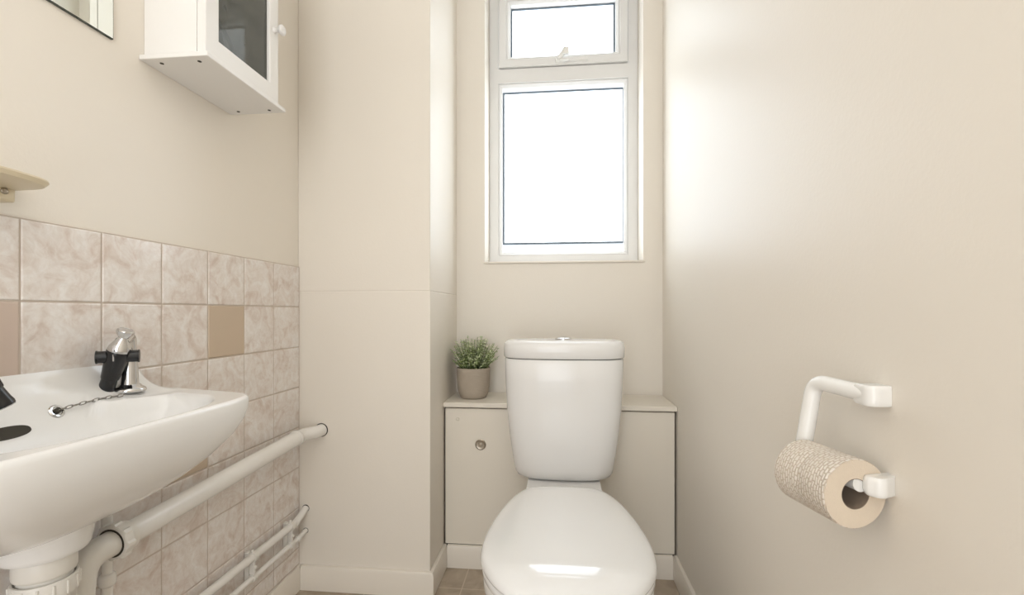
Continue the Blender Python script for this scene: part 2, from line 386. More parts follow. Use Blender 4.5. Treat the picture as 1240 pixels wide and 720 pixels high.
# opening top light
sash = link('window_sash', ring_frame(WX0 + .043, WX1 - .043, 1.968, 2.288, 0.034, FY - .012, FY + .04, ch=0.004), M['upvc'], win)
link('glazing_bead', ring_frame(WX0 + .0765, WX1 - .0765, 2.0015, 2.2545, 0.0145, FY - .008, FY + .036, ch=0.010), M['upvc'], win)
link('gasket', ring_frame(-0.2045, 0.2465, 2.0145, 2.2415, 0.0090, FY + .0265, FY + .0305), M['gasket'], win)
link('window_pane', box(-0.203, 0.245, FY + .031, FY + .035, 2.016, 2.240), M['pane'], win)
# cockspur handle on the bottom rail of the sash
hz = 1.990
bm = box(-0.006, 0.03, FY - .020, FY - .010, hz - .016, hz + .004)
box(0.028, 0.128, FY - .018, FY - .010, hz - .011, hz + .003, bm)
lathe([(0.0115, 0), (0.0115, .008), (.009, .012)], (0.003, FY - .014, hz - .004), (0, -1, 0), 20, bm)
h = link('window_handle', bm, M['plastic'], win, bevel=0.0015)
bm = tube(fillet([(0.003, FY - .028, hz - .004), (0.022, FY - .034, hz + .012), (0.036, FY - .036, hz + .034)], .012), [0.0095] * 10 + [0.0100], 12)
box(0.023, 0.048, FY - .043, FY - .029, hz + .006, hz + .034, bm)
box(0.008, 0.050, FY - .034, FY - .016, hz - .015, hz - .005, bm)
link('handle_lever', bm, M['plastic'], win, bevel=0.002)

# ------------------------------------------------------------------ boxed-in cupboard below the window with access panel
PBY = 1.643
bx = thing('pipe_boxing', (0, PBY, 0), 'cream painted panel boxing behind the toilet with a round metal turn cap', 'panel')
link('backing', box(XN + .001, XR - .001, PBY + .018, PBY + .03, 0.0, 0.570), M['seam'], bx)
link('front_panel', box(XN + 0.006, XR - 0.007, PBY, PBY + .016, 0.0805, 0.570), M['panel'], bx, bevel=0.0015)
bm = lathe([(0.0195, 0), (0.0195, 0.002), (0.016, 0.004), (0.0135, 0.0034), (0.007, 0.0034), (0.006, 0.0046), (0.0005, 0.005)], (-0.2746, PBY, 0.4415), (0, -1, 0), 36)
link('turn_cap', bm, M['steel'], bx, smooth=True, autos=40)['label'] = 'round brushed metal cap'
bm = lathe([(0.006, 0), (0.006, 0.0012), (0.003, 0.0022), (0.0002, 0.0024)], (-0.3577, PBY, 0.531), (0, -1, 0), 20)
link('screw_cap', bm, M['panel'], bx, smooth=True)
tag(link('ledge_board', box(XN + .0005, XR - .0005, PBY - 0.011, YB - .0005, 0.575, 0.592), M['panel'], bevel=0.002),
    'cream painted ledge board running behind the toilet cistern under the window', 'shelf')

# ------------------------------------------------------------------ toilet
TXc = 0.02
toi = thing('toilet', (TXc, 1.15, 0), 'white close coupled ceramic toilet with closed lid', 'toilet')
def tank_ring(z, hw, yf, yb=1.636, n=3.0, N=96):
    return superell(TXc, (yf + yb) / 2, hw, (yb - yf) / 2, n, z, N)
rings = []
prof = [(0.3735, .118, 1.503), (0.3755, .138, 1.494), (0.383, .153, 1.483), (0.395, .160, 1.476), (0.412, .1635, 1.470),
        (0.46, .1705, 1.463), (0.52, .1785, 1.457), (0.60, .1865, 1.452), (0.70, .1915, 1.448), (0.764, .193, 1.447), (0.7665, .191, 1.449)]
for z, hw, yf in prof: rings.append(tank_ring(z, hw, yf))
link('cistern', loft(rings), M['ceramic'], toi, smooth=True, autos=50)
rings = []
for z, i in [(0.7690, .005), (0.7705, .001), (0.774, -.0015), (0.800, -.0025), (0.812, -.0015), (0.819, .003), (0.8235, .011), (0.8255, .022), (0.8265, .05), (0.827, .085)]:
    rings.append(superell(TXc, 1.5405, .1945 - i, .0965 - i, 3.0, z, 96))
link('cistern_lid', loft(rings), M['ceramic'], toi, smooth=True, autos=60)
link('lid_gap', loft([superell(TXc, 1.5425, .186, .088, 3.0, z, 64) for z in (0.764, 0.771)]), M['hole'], toi)
bm = lathe([(0.028, 0), (0.028, 0.003), (0.025, 0.006), (0.021, 0.0065), (0.020, 0.004), (0.019, 0.007), (0.010, 0.0095), (0.001, 0.010)], (TXc, 1.535, 0.8265), (0, 0, 1), 40)
link('flush_button', bm, M['chrome'], toi, smooth=True, autos=40)['label'] = 'round chrome push button'
# seat outline
tab = [(0.800, 0.0), (0.803, .050), (0.812, .085), (0.835, .122), (0.870, .150), (0.913, .1705), (0.958, .1810), (1.030, .1842), (1.118, .173), (1.200, .155), (1.260, .132), (1.290, .112), (1.303, .090), (1.306, 0.0)]
def interp(y):
    for (a, p), (b, q) in zip(tab, tab[1:]):
        if a <= y <= b: return p + (q - p) * (y - a) / (b - a)
    return 0
half = []
for (a, p), (b, q) in zip(tab, tab[1:]):
    half.append(Vector((p, a)))
half.append(Vector((0, 1.306)))
def smooth_outline(pts, it=3):
    # chaikin on the closed loop
    loop = pts + [Vector((-p.x, p.y)) for p in pts[-2:0:-1]]
    for _ in range(it):
        out = []
        for i in range(len(loop)):
            a, b = loop[i], loop[(i + 1) % len(loop)]
            out += [a * .75 + b * .25, a * .25 + b * .75]
        loop = out
    return loop
OUT = smooth_outline(half)
SC = Vector((0, 1.05))
def seat_ring(s, z, w=0, inset=0, shift=0):
    """w: how far this ring follows the droop of the lid towards its front edge"""
    out = []
    for p in OUT:
        d = p - SC; L = d.length
        q = SC + d * (s * (L - inset) / L)
        zz = z - w * .021 * (max(0, .892 - q.y) / 0.092) ** 2.0 - w * .013 * (q.x / .18) ** 2
        out.append(Vector((TXc + q.x, q.y + shift, zz)))
    return out
rings = [seat_ring(1, .4065, .35, inset=.012), seat_ring(1, .4065, .35, inset=.003), seat_ring(1, .4085, .35), seat_ring(1, .4130, .45, inset=-.0005),
         seat_ring(1, .4190, .6, inset=.001), seat_ring(1, .4250, .7, inset=.0035), seat_ring(1, .4300, .85, inset=.0085), seat_ring(1, .4335, .95, inset=.0155),
         seat_ring(1, .4358, 1, inset=.025), seat_ring(1, .4368, 1, inset=.036), seat_ring(1, .4373, 1, inset=.050), seat_ring(1, .4375, 1, inset=.060), seat_ring(1, .4376, 1, inset=.070), seat_ring(1, .4377, 1, inset=.082), seat_ring(.62, .43775, 1), seat_ring(.60, .4378, 1), seat_ring(.40, .4380, 1), seat_ring(.20, .4381, 1), seat_ring(.06, .4381, 1)]
link('seat_lid', loft(rings), M['seat'], toi, smooth=True, autos=70)
rings = [seat_ring(1, .3835, inset=.014), seat_ring(1, .3840, .3, inset=.006), seat_ring(1, .3880, .3, inset=.003), seat_ring(1, .4000, .35, inset=.003), seat_ring(1, .4040, .35, inset=.006), seat_ring(1, .4050, .35, inset=.016)]
link('seat', loft(rings), M['seat'], toi, smooth=True, autos=60)
# pan: rim down to foot
def pan_ring(s, z, shift=0, sx=1):
    r = seat_ring(s, z)
    return [Vector((TXc + (v.x - TXc) * sx, 1.05 + (v.y - 1.05) + shift, z)) for v in r]
rings = [pan_ring(.965, .3825), pan_ring(.972, .378), pan_ring(.97, .355), pan_ring(.94, .32, .005), pan_ring(.88, .27, .015, .96), pan_ring(.80, .21, .03, .90), pan_ring(.74, .14, .045, .84),
         pan_ring(.72, .07, .05, .80), pan_ring(.74, .02, .05, .82), pan_ring(.74, 0.0, .05, .82)]
bm = loft(rings)
# ledge that carries the cistern and hinge deck
rings = [superell(TXc, 1.43, a, b, 5, z, 64) for z, a, b in ((0.30, .085, .17), (0.345, .100, .185), (0.362, .112, .197), (0.3695, .117, .200), (0.3725, .115, .198))]
loft(rings, bm)
rings = [superell(TXc, 1.40, a, b, 4, z, 64) for z, a, b in ((0.0, .10, .19), (0.02, .10, .19), (.2, .085, .18), (.32, .09, .19))]
loft(rings, bm)
link('pan', bm, M['ceramic'], toi, smooth=True, autos=50)
for s in (-1, 1):
    link('hinge', lathe([(0.010, 0), (0.010, .022), (.008, .026), (.001, .027)], (TXc + s * .068, 1.318, .372), (0, 0, 1), 20), M['chrome'], toi, smooth=True, autos=40)

# ------------------------------------------------------------------ plant on the ledge
px_, py_ = -0.319, 1.742
pl = thing('potted_plant', (px_, py_, 0.592), 'small bushy green plant in a ribbed taupe pot on the ledge left of the cistern', 'potted plant')
pr = [(0.030, 0.0), (0.045, 0.0005), (0.050, 0.005), (0.056, 0.018), (0.0605, 0.04), (0.0625, 0.065), (0.063, 0.09), (0.0632, 0.1135), (0.0620, 0.1150), (0.0595, 0.1145), (0.0585, 0.108), (0.0585, 0.096)]
link('pot', lathe(pr, (px_, py_, 0.592), n=64), M['pot'], pl, smooth=True, autos=60)
link('soil', lathe([(0.0583, 0.0), (0.0583, 0.006), (0.03, 0.011), (0.001, .012)], (px_, py_, 0.592 + .094), n=40), M['soil'], pl, smooth=True)
bs, bl = bmesh.new(), bmesh.new()
def leaf(bm, p, d, up, L, W):
    d = d.normalized(); s = d.cross(up).normalized(); n = s.cross(d).normalized()
    pts = [(0, 0), (.25, .42), (.55, .5), (.85, .3), (1, 0)]
    L0 = []; R0 = []; C = []
    for t, ww in pts:
        c = p + d * (t * L) - n * (L * .25 * t * t)
        C.append(bm.verts.new(c))
        L0.append(bm.verts.new(c + s * ww * W + n * W * .12) if 0 < t < 1 else C[-1]); R0.append(bm.verts.new(c - s * ww * W + n * W * .12) if 0 < t < 1 else C[-1])
    for i in range(len(pts) - 1):
        for side in (L0, R0):
            vs = []
            for v in (C[i], C[i + 1], side[i + 1], side[i]):
                if v not in vs: vs.append(v)
            if len(vs) > 2: bm.faces.new(vs)
Z0 = 0.592 + .102
for i in range(125):
    a = random.uniform(0, 2 * PI); rr = math.sqrt(random.random())
    base = Vector((px_ + math.cos(a) * rr * .040, py_ + math.sin(a) * rr * .040, Z0))
    hgt = random.uniform(0.35, 1.08) * (0.142 - 0.045 * rr)
    lean = rr * random.uniform(0.7, 1.1) * (1.25 - hgt * 3.4)
    tip = base + Vector((math.cos(a) * lean * .062, math.sin(a) * lean * .055, hgt))
    if tip.x < XN + .012: tip.x = XN + .012 + random.uniform(0, .008)
    mid = base * .45 + tip * .55 + Vector((-math.cos(a) * .003, -math.sin(a) * .003, .006))
    curve = lambda t: base * (1 - t) ** 2 + mid * 2 * t * (1 - t) + tip * t * t
    tube([curve(k / 6) for k in range(7)], [0.0011 * (1 - .5 * k / 6) for k in range(7)], 5, bs)
    nl = max(5, int(hgt / .0075))
    for k in range(nl):
        t = min(1, .22 + .80 * k / nl); p = curve(t)
        for sgn in (0, 1):
            b_ = k * 1.9 + sgn * PI + a
            d = Vector((math.cos(b_), math.sin(b_), random.uniform(.0, .7)))
            l = random.uniform(.0095, .0145) * (1.15 - .45 * t)
            if p.x + d.x * l < XN + .004: continue
            leaf(bl, p, d, Vector((random.uniform(-.5, .5), random.uniform(-.5, .5), 1)), l * .85, l * .85)
link('stems', bs, M['stem'], pl, smooth=True)
link('leaves', bl, M['leaf'], pl, smooth=True)

# ------------------------------------------------------------------ toilet roll holder and roll on the right wall
hol = thing('toilet_roll_holder', (XR, 0.61, 0.70), 'white tubular toilet roll holder fixed to the right wall', 'toilet roll holder')
ra = Vector((-0.208, 0.978, 0)).normalized()          # direction of the roll axis, away from the camera
A0 = Vector((0.3668, 0.605, 0.692))                   # centre of the roll's near face
rb = 0.0108
lowN = Vector((0.378, 0.600, 0.7045)); nearU = Vector((0.3925, 0.622, 0.812))
farU = Vector((0.373, 0.714, 0.816)); farL = Vector((0.354, 0.712, 0.7045))
pts = fillet([nearU, farU, farL, lowN + Vector((-.004, .012, 0))], [.022, .02], 10)
link('bar', tube(pts, rb, 28), M['plastic'], hol, smooth=True, autos=50)
def mount(plan, zc, h, name):
    """rounded lug running into the wall: plan outline (X, Y) extruded in Z with softened edges"""
    rings = []
    cxm = sum(p[0] for p in plan) / len(plan); cym = sum(p[1] for p in plan) / len(plan)
    for dzz, sc in ((-h, .80), (-h + .0012, .90), (-h + .004, .98), (-h + .007, 1), (h - .007, 1), (h - .004, .98), (h - .0012, .90), (h, .80)):
        rings.append([Vector((min(XR - .0002, cxm + (p[0] - cxm) * (sc if p[0] < XR - .001 else 1)), cym + (p[1] - cym) * sc, zc + dzz)) for p in plan])
    return link(name, loft(rings), M['plastic'], hol, smooth=True, autos=50)
def arc(cx_, cy_, r, a0, a1, n_=10): return [(cx_ + r * math.cos(R(a0 + (a1 - a0) * k / n_)), cy_ + r * math.sin(R(a0 + (a1 - a0) * k / n_))) for k in range(n_ + 1)]
mount([(XR, .640), (XR, .612)] + arc(.3935, .622, .0122, -80, -190) + [(.3815, .640)], .8120, .0128, 'wall_mount')
mount([(XR, .624), (XR, .607)] + arc(.389, .604, .0105, -60, -150) + [(.3765, .601), (.3745, .605), (.3755, .611), (.384, .6155), (.394, .620)], .7045, .0118, 'wall_mount')
roll = thing('toilet_roll', A0, 'cream quilted toilet roll hanging on the white holder on the right wall', 'toilet roll')
RR, RI, RL = 0.0430, 0.0182, 0.090
def roll_part(name, prof, m, closed_prof):
    n = 72; rings = []
    for r, hh in prof: rings.append([Vector((r * math.cos(2 * PI * k / n), r * math.sin(2 * PI * k / n), hh)) for k in range(n)])
    bm = loft(rings, cap0=False, cap1=False)
    o = link(name, bm, m, None, smooth=True, autos=40)
    return o
q = ra.to_track_quat('Z', 'X')
off = ra * .004
for nm, prof, m in (('paper', [(RR - .0012, 0), (RR, .0012), (RR, RL * .49), (RR - .0003, RL * .5), (RR, RL * .51), (RR, RL - .0012), (RR - .0012, RL)], 'paper'),
                    ('roll_end', [(RI + .0008, 0.0), (RR - .0012, 0)], 'paperend'), ('roll_end', [(RR - .0012, RL), (RI + .0008, RL)], 'paperend'),
                    ('cardboard_tube', [(RI + .0008, 0), (RI, .0002), (RI, RL), (RI + .0008, RL)], 'cardboard')):
    o = roll_part(nm, prof, M[m], False); o.parent = roll; o.rotation_mode = 'QUATERNION'; o.rotation_quaternion = q; o.location = off

# ------------------------------------------------------------------ mirror
mi = thing('mirror', (XL, 0.55, 1.443), 'frameless wall mirror above the basin, left of the cabinet', 'mirror')
link('glass_body', box(XL, XL + .005, 0.33, 0.815, 1.443, 2.05), M['mirroredge'], mi)
bm = bmesh.new(); xs = XL + .0052
a = [bm.verts.new((xs, y, z)) for y, z in ((0.3315, 1.4445), (0.8135, 1.4445), (0.8135, 2.0485), (0.3315, 2.0485))]
bm.faces.new(a); r = bmesh.ops.extrude_face_region(bm, geom=list(bm.faces)); bmesh.ops.translate(bm, verts=[v for v in r['geom'] if isinstance(v, bmesh.types.BMVert)], vec=(.0006, 0, 0))
link('reflective_face', bm, M['mirror'], mi)

# ------------------------------------------------------------------ wall cabinet
CY0, CY1 = 0.887, 1.137
cab = thing('wall_cabinet', (XL, 1.01, 1.438), 'white wooden wall cabinet with smoked glass door and round knob', 'cabinet')
bb = link('bottom_board', box(XL, -0.708, 0.8747, 1.147, 1.438, 1.448), M['cabinet'], cab, bevel=0.0015)
def cabpt(px, py, z=1.438):
    d = (z - HC) * 560 / (378 - py); r_ = (px - 620) / 560 * d; c, s = math.cos(R(5.61)), math.sin(R(5.61))
    return (r_ * c - d * s, r_ * s + d * c)
for x, y in ((-0.826, 0.894), (-0.741, 0.894), (-0.826, 1.128), (-0.741, 1.128)):
    link('screw_recess', lathe([(0.0038, 0), (0.0038, 0.0008)], (x, y, 1.4373), (0, 0, 1), 20), M['hole'], bb)
CT = 2.02
link('side_panel', box(XL, -0.7417, CY0, CY0 + .012, 1.448, CT), M['cabinet'], cab, bevel=0.001)
link('side_panel', box(XL, -0.7417, CY1 - .012, CY1, 1.448, CT), M['cabinet'], cab, bevel=0.001)
link('back_panel', box(XL, XL + .004, CY0 + .012, CY1 - .012, 1.448, CT), M['cabinet'], cab)
link('top_board', box(XL, -0.708, 0.8747, 1.147, CT, CT + .01), M['cabinet'], cab, bevel=0.0015)
link('shelf', box(XL + .004, -0.75, CY0 + .012, CY1 - .012, 1.735, 1.745), M['cabinet'], cab)
DX = -0.740
bm = bmesh.new()
def rect(i, x, ib=None, j=None):
    ib = i if ib is None else ib; j = i if j is None else j
    return [Vector((x, CY0 + i, 1.4495 + ib)), Vector((x, CY1 - j, 1.4495 + ib)), Vector((x, CY1 - j, CT - .002 - ib)), Vector((x, CY0 + i, CT - .002 - ib))]
rr = [rect(0, DX), rect(0, -0.7235), rect(.0015, -0.722), rect(.037, -0.722, .0455, .034), rect(.0385, -0.7245, .047, .0355), rect(.0385, DX, .047, .0355)]
vr = [[bm.verts.new(p) for p in r_] for r_ in rr]
for a_, b_ in zip(vr, vr[1:] + vr[:1]):
    for i in range(4):
        j = (i + 1) % 4; bm.faces.new((a_[i], a_[j], b_[j], b_[i]))
door = link('door', bm, M['cabinet'], cab)
link('glass_pane', box(-0.733, -0.730, CY0 + .0385, CY1 - .0355, 1.4965, CT - .05), M['cabglass'], door)['label'] = 'hazy smoked glass pane'
link('magnet_catch', box(-0.7365, -0.7335, CY1 - .0385, CY1 - .0355, 1.511, 1.520), M['hole'], door)
link('knob', lathe([(0.008, 0), (0.0055, 0.003), (0.005, .009), (0.0085, .014), (0.0125, .019), (0.0130, .023), (0.010, .026), (0.001, .027)], (-0.722, 1.1195, 1.637), (1, 0, 0), 28), M['cabinet'], door, smooth=True, autos=60)
# things inside the cabinet
bo = thing('spray_bottle', (-0.79, 0.985, 1.448), 'clear plastic bottle with white cap behind the cabinet glass', 'bottle')
link('body', lathe([(0.030, .001), (0.034, .004), (0.034, .085), (0.031, .105), (0.020, .122), (0.013, .130), (.013, .134)], (-0.792, 0.975, 1.448), n=40), M['clear'], bo, smooth=True, autos=50)
link('cap', lathe([(0.0155, .132), (0.0155, .160), (.013, .164), (.001, .165)], (-0.792, 0.975, 1.448), n=28), M['plastic'], bo, smooth=True, autos=50)
tag(link('brush_handle', tube(fillet([(-0.760, 1.046, 1.4515), (-0.765, 1.030, 1.54), (-0.80, 0.99, 1.63), (-0.835, 0.955, 1.72)], .05), .005, 12), M['hose'], smooth=True),
    'dark curved plastic handle leaning behind the cabinet glass', 'brush handle')

# ------------------------------------------------------------------ soap dish
sd = thing('soap_dish', (XL, 0.58, 1.10), 'cream plastic soap dish screwed to the wall above the basin tiles', 'soap dish')
def dish_ring(x1, y1, z, i=0, N=40):
    xc, yc = XL, 0.50
    pts = []
    a, b = x1 - i, y1 - i     # projection from wall, half length
    for k in range(N + 1):
        t = -PI / 2 + PI * k / N
        pts.append(Vector((xc + a * abs(math.cos(t)) ** (2 / 4.5), yc + b * math.copysign(abs(math.sin(t)) ** (2 / 4.0), math.sin(t)), z)))
    return pts
rings = [dish_ring(a, b, z) for a, b, z in ((.080, .120, 1.1045), (.098, .138, 1.1050), (.104, .147, 1.107), (.107, .152, 1.113), (.1065, .1515, 1.1155), (.104, .149, 1.1165), (.100, .140, 1.1165), (.094, .134, 1.109))]
link('dish', loft(rings), M['cream'], sd, smooth=True, autos=28)
bm = box(XL, XL + .026, 0.37, 0.638, 1.085, 1.110)
link('bracket', bm, M['cream'], sd, bevel=0.004, seg=3)
link('screw', lathe([(0.0050, 0), (0.0050, .0015), (.0025, .0025), (.0003, .0020)], (XL + .026, 0.622, 1.100), (1, 0, 0), 20), M['steel'], sd, smooth=True)

# ------------------------------------------------------------------ basin
BX = TX + 0.0005; YC = 0.625
def outer_ring(z, xf, hwb, hwf, n=7, N=240, xb=BX):
    out = []
    for k in range(N):
        t = 2 * PI * (k + .5) / N; c, s = math.cos(t), math.sin(t)
        u = math.copysign(abs(c) ** (2 / n), c); v = math.copysign(abs(s) ** (2 / n), s)
        f = (u + 1) / 2; x = xb + (xf - xb) * f
        out.append(Vector((x, YC + v * (hwb + (hwf - hwb) * f), z)))
    return out
ZR = 0.757
def sstep(a, b, x):
    t = max(0, min(1, (x - a) / (b - a))); return t * t * (3 - 2 * t)
BC, BA, BB = -0.6905, 0.1020, 0.218
def top_z(x, y):
    dy = abs(y - YC)
    sc = sstep(.120, .080, dy)                      # between the taps the bowl reaches back to the upstand
    ba = BA + sc * .053 if x < BC else BA
    u = abs((x - BC) / ba); v = abs((y - YC) / (BB * (1 - .25 * max(0, (x - BC) / BA))))
    rho = (u ** 3.2 + v ** 3.2) ** (1 / 3.2)
    s = max(0, 1 - rho)
    b0 = 0.135 * (1 - (1 - min(1, s / .75)) ** 1.7) * sstep(0, .10, s)
    b1 = 0.135 * min(1, s / .75) ** 1.5
    bowl = b0 + (b1 - b0) * sc * (1 if x < BC else 0) if x < BC else b0
    w0 = max(0, 1 - (x - BX) / .050) ** 2.2; w1 = max(0, 1 - (x - BX) / .065) ** 1.6
    up = (0.050 + .010 * sc) * (w0 + (w1 - w0) * sc) * sstep(0.270, 0.226, dy)
    deck = 0.010 * sstep(-.77, -.83, x) * sstep(.28, .24, dy) * (1 - sc)
    return ZR + up + deck - bowl
def top_n(x, y):
    e = 1e-3; return Vector((-(top_z(x + e, y) - top_z(x - e, y)) / (2 * e), -(top_z(x, y + e) - top_z(x, y - e)) / (2 * e), 1)).normalized()
lv = [(.588, -.745, .090, .060, 3), (.590, -.728, .105, .075, 3), (.597, -.700, .135, .095, 3.2), (.612, -.668, .175, .122, 3.6), (.635, -.635, .220, .152, 4.2), (.660, -.610, .252, .180, 5), (.690, -.590, .276, .205, 6),
      (.715, -.583, .288, .222, 7), (.735, -.580, .293, .230, 7), (.748, -.580, .294, .232, 7), (.7535, -.5812, .293, .2312, 7), (.7563, -.584, .291, .2290, 7)]
rings = [outer_ring(z, xf, a, b, n) for z, xf, a, b, n in lv]
top = outer_ring(.757, -.587, .289, .2265, 7)
NS = 84
cx = Vector((BC, YC, 0))
for k in range(NS):
    s = 1 - (k / NS) ** 1.15
    rg = []
    for p in top:
        q_ = Vector((cx.x + (p.x - cx.x) * s, cx.y + (p.y - cx.y) * s, 0)); q_.z = top_z(q_.x, q_.y); rg.append(q_)
    rings.append(rg)
bas = thing('basin', (BX, YC, .60), 'white wall-hung ceramic washbasin on the tiled left wall', 'washbasin')
link('bowl', loft(rings), M['ceramic'], bas, smooth=True, autos=70)
# round ceramic outlet boss under the bowl
BO = (-0.777, 0.632)
link('outlet_boss', lathe([(.0500, .552), (.0525, .555), (.0540, .560), (.0570, .58), (.0600, .605)], (BO[0], BO[1], 0), n=56), M['ceramic'], bas, smooth=True, autos=50)
# overflow slot: a dark oval patch on the bowl surface colours in its shade
def on_surf(x, y, h=0.0): return Vector((x, y, top_z(x, y))) + top_n(x, y) * h
def patch(xc, yc, a, b, n, h, rings=6, N=48, bm=None):
    """oval patch that follows the bowl surface: a along the slope, b along Y"""
    rr = []
    for k in range(rings, 0, -1):
        f = k / rings
        rr.append([on_surf(xc + a * f * math.copysign(abs(math.cos(t)) ** (2 / n), math.cos(t)), yc + b * f * math.copysign(abs(math.sin(t)) ** (2 / n), math.sin(t)), h) for t in [2 * PI * i / N for i in range(N)]])
    return loft(rr, bm, cap0=False)
SX, SY = -0.806, 0.600
link('overflow_shade', patch(SX, SY, .0052, .035, 2.4, .0014), M['hole'], bas, smooth=True)['label'] = 'dark oval patch standing in for the shaded overflow opening'
link('overflow_lip', patch(SX, SY + .001, .0072, .040, 2.4, .0008), M['ceramic'], bas, smooth=True)
link('plug_waste', lathe([(.022, 0), (.022, .002), (.014, .003), (.001, .001)], (BC, YC, top_z(BC, YC)), n=32), M['chrome'], bas, smooth=True, autos=40)

# taps
def tap(base, spout, tiltc, label, reach=.032, hh=.080):
    """base: point on the deck; spout: horizontal direction to where the nozzle body hangs"""
    b0 = Vector(base); s = Vector(spout).normalized()
    t = thing('basin_tap', b0, label, 'tap')
    link('base_flange', lathe([(.0255, 0), (.0262, .0025), (.0245, .0065), (.0190, .010), (.0160, .014)], b0, n=40), M['chrome'], t, smooth=True, autos=50)
    link('column', lathe([(.0150, .010), (.0140, .02), (.0128, .05), (.0118, .064), (.0118, .072)], b0, n=32), M['chrome'], t, smooth=True, autos=50)
    head = b0 + s * reach + Vector((0, 0, hh))
    ax = tiltc.normalized()                       # axis of the head, pointing up
    pts = fillet([b0 + Vector((0, 0, .066)), b0 + Vector((0, 0, hh + .028)) + s * .001, head + ax * .016], .030, 10)
    link('neck', tube(pts, .0112, 24), M['chrome'], t, smooth=True, autos=50)
    link('collar', lathe([(.0172, -.004), (.0180, .001), (.0170, .006), (.0120, .016), (.0085, .022), (.0080, .026)], head, ax, 36), M['chrome'], t, smooth=True, autos=50)
    link('top_button', lathe([(.0075, .022), (.0080, .026), (.0120, .031), (.0136, .035), (.0138, .039), (.0118, .0415), (.0112, .0405), (.006, .0408), (.0002, .041)], head, ax, 8), M['chrome'], t, bevel=0.0012, seg=3)
    nz = link('nozzle', lathe([(.0172, .001), (.0182, -.001), (.0183, -.006), (.0170, -.022), (.0138, -.054), (.0132, -.0560)], head, ax, 36), M['black'], t, smooth=True, autos=40)
    link('nozzle_tip', lathe([(.0122, -.0555), (.0122, -.060), (.0126, -.072), (.0134, -.0775), (.0128, -.0815), (.0100, -.083), (.0098, -.080), (.001, -.080)], head, ax, 36), M['black'], nz, smooth=True, autos=40)
    link('tip_rim', lathe([(.0102, -.0800), (.0112, -.0832), (.0118, -.0834), (.0122, -.0822)], head, ax, 36, cap0=False, cap1=False), M['chrome'], nz, smooth=True)
    link('index_mark', box(head.x + s.x * .0172 - .0008, head.x + s.x * .0172 + .0008, head.y + s.y * .0172 - .0008, head.y + s.y * .0172 + .0008, head.z - .018, head.z - .006), M['chrome'], nz)
    return t, head, ax
ear = Vector((0.77, 0.64, 0)).normalized()        # direction broadside to the camera
def ears(t, head, ax, e, L1=.0300, L2=.0330):
    for sg, L in ((-1, L1), (1, L2)):
        link('cross_arm', lathe([(.0110, .008), (.0110, L - .003), (.0120, L - .0025), (.0120, L - .0005), (.0105, L)], head - ax * .012, e * sg, 28), M['black'], t, smooth=True, autos=40)
t1, h1, a1 = tap((-0.812, .8065, top_z(-0.812, .8065)), (0.30, -0.95, 0), Vector((.36, -.02, .93)), 'chrome basin tap with black nozzle, the whole one beside the plug chain')
ears(t1, h1, a1, ear)
t2, h2, a2 = tap((-0.812, .500, top_z(-.812, .500)), (0.51, 0.86, 0), Vector((-.28, -.36, .87)), 'basin tap at the left edge of the photo, only its black nozzle showing', .047, .092)
ears(t2, h2, a2, Vector((.9, -.4, 0)).normalized())

# plug chain
st = on_surf(-0.815, .679, .001); sn = top_n(-0.815, .679)
ch = thing('plug_chain', st, 'small chrome chain running from the bowl stay to the tap', 'chain')
bm = lathe([(.0115, -.001), (.0115, .0005), (.0095, .0020), (.0075, .0018), (.0070, .0008)], st, sn, 36)
link('stay_plate', bm, M['chrome'], ch, smooth=True, autos=40)
bm = lathe([(.0048, 0), (.0048, .003), (.003, .0045), (.0005, .005)], st + sn * .0005, sn, 24)
link('stay_pin', bm, M['hole'], ch, smooth=True)
e0 = st + sn * .004; e1 = Vector((-0.793, .775, top_z(-.793, .775) + .004)); NL = 10
def chain_pt(t):
    p = e0.lerp(e1, t); p.z += .0025 * 4 * t * (1 - t)
    n_ = top_z(p.x, p.y) + .0022
    p.z = max(p.z, n_); return p
for k in range(NL):
    p = chain_pt(k / NL); q2 = chain_pt((k + 1) / NL); d = (q2 - p); L = d.length; d.normalize()
    up = Vector((0, 0, 1)); s_ = d.cross(up).normalized(); u_ = s_.cross(d)
    wv = s_ if k % 2 == 0 else u_
    wv = (wv + (u_ if k % 2 == 0 else s_) * .5).normalized()
    c_ = (p + q2) / 2; hl = L * .62
    loop = [c_ + d * (hl * math.cos(a)) + wv * (.0030 * math.sin(a)) for a in [2 * PI * i / 16 for i in range(16)]]
    link('link', tube(loop, .0008, 8, closed=True), M['chain'], ch, smooth=True)

# ------------------------------------------------------------------ basin trap and pipes
tr = thing('basin_trap', (BO[0], BO[1], 0.22), 'white plastic bottle trap hanging below the washbasin', 'trap')
link('trap_collar', lathe([(.0355, .553), (.0370, .551), (.0370, .524), (.0355, .520), (.032, .518)], (BO[0], BO[1], 0), n=48, cap0=True), M['fitting'], tr, smooth=True, autos=40)
link('trap_neck', lathe([(.032, .50), (.032, .53)], (BO[0], BO[1], 0), n=40), M['fitting'], tr, smooth=True, autos=40)
bm = lathe([(.031, .300), (.033, .304), (.0335, .44), (.0350, .445), (.0350, .485), (.0375, .488), (.0388, .492), (.0388, .512), (.0375, .5145), (.0350, .5145), (.0340, .508), (.030, .508)], (BO[0], BO[1], 0), n=48)
link('trap_body', bm, M['fitting'], tr, smooth=True, autos=40)
for k in range(14):
    a_ = 2 * PI * k / 14
    c_ = Vector((BO[0] + math.cos(a_) * .0388, BO[1] + math.sin(a_) * .0388, 0))
    bmr = box(c_.x - .0016, c_.x + .0016, c_.y - .0016, c_.y + .0016, .491, .511)
    link('grip_rib', bmr, M['fitting'], tr, bevel=0.0008)
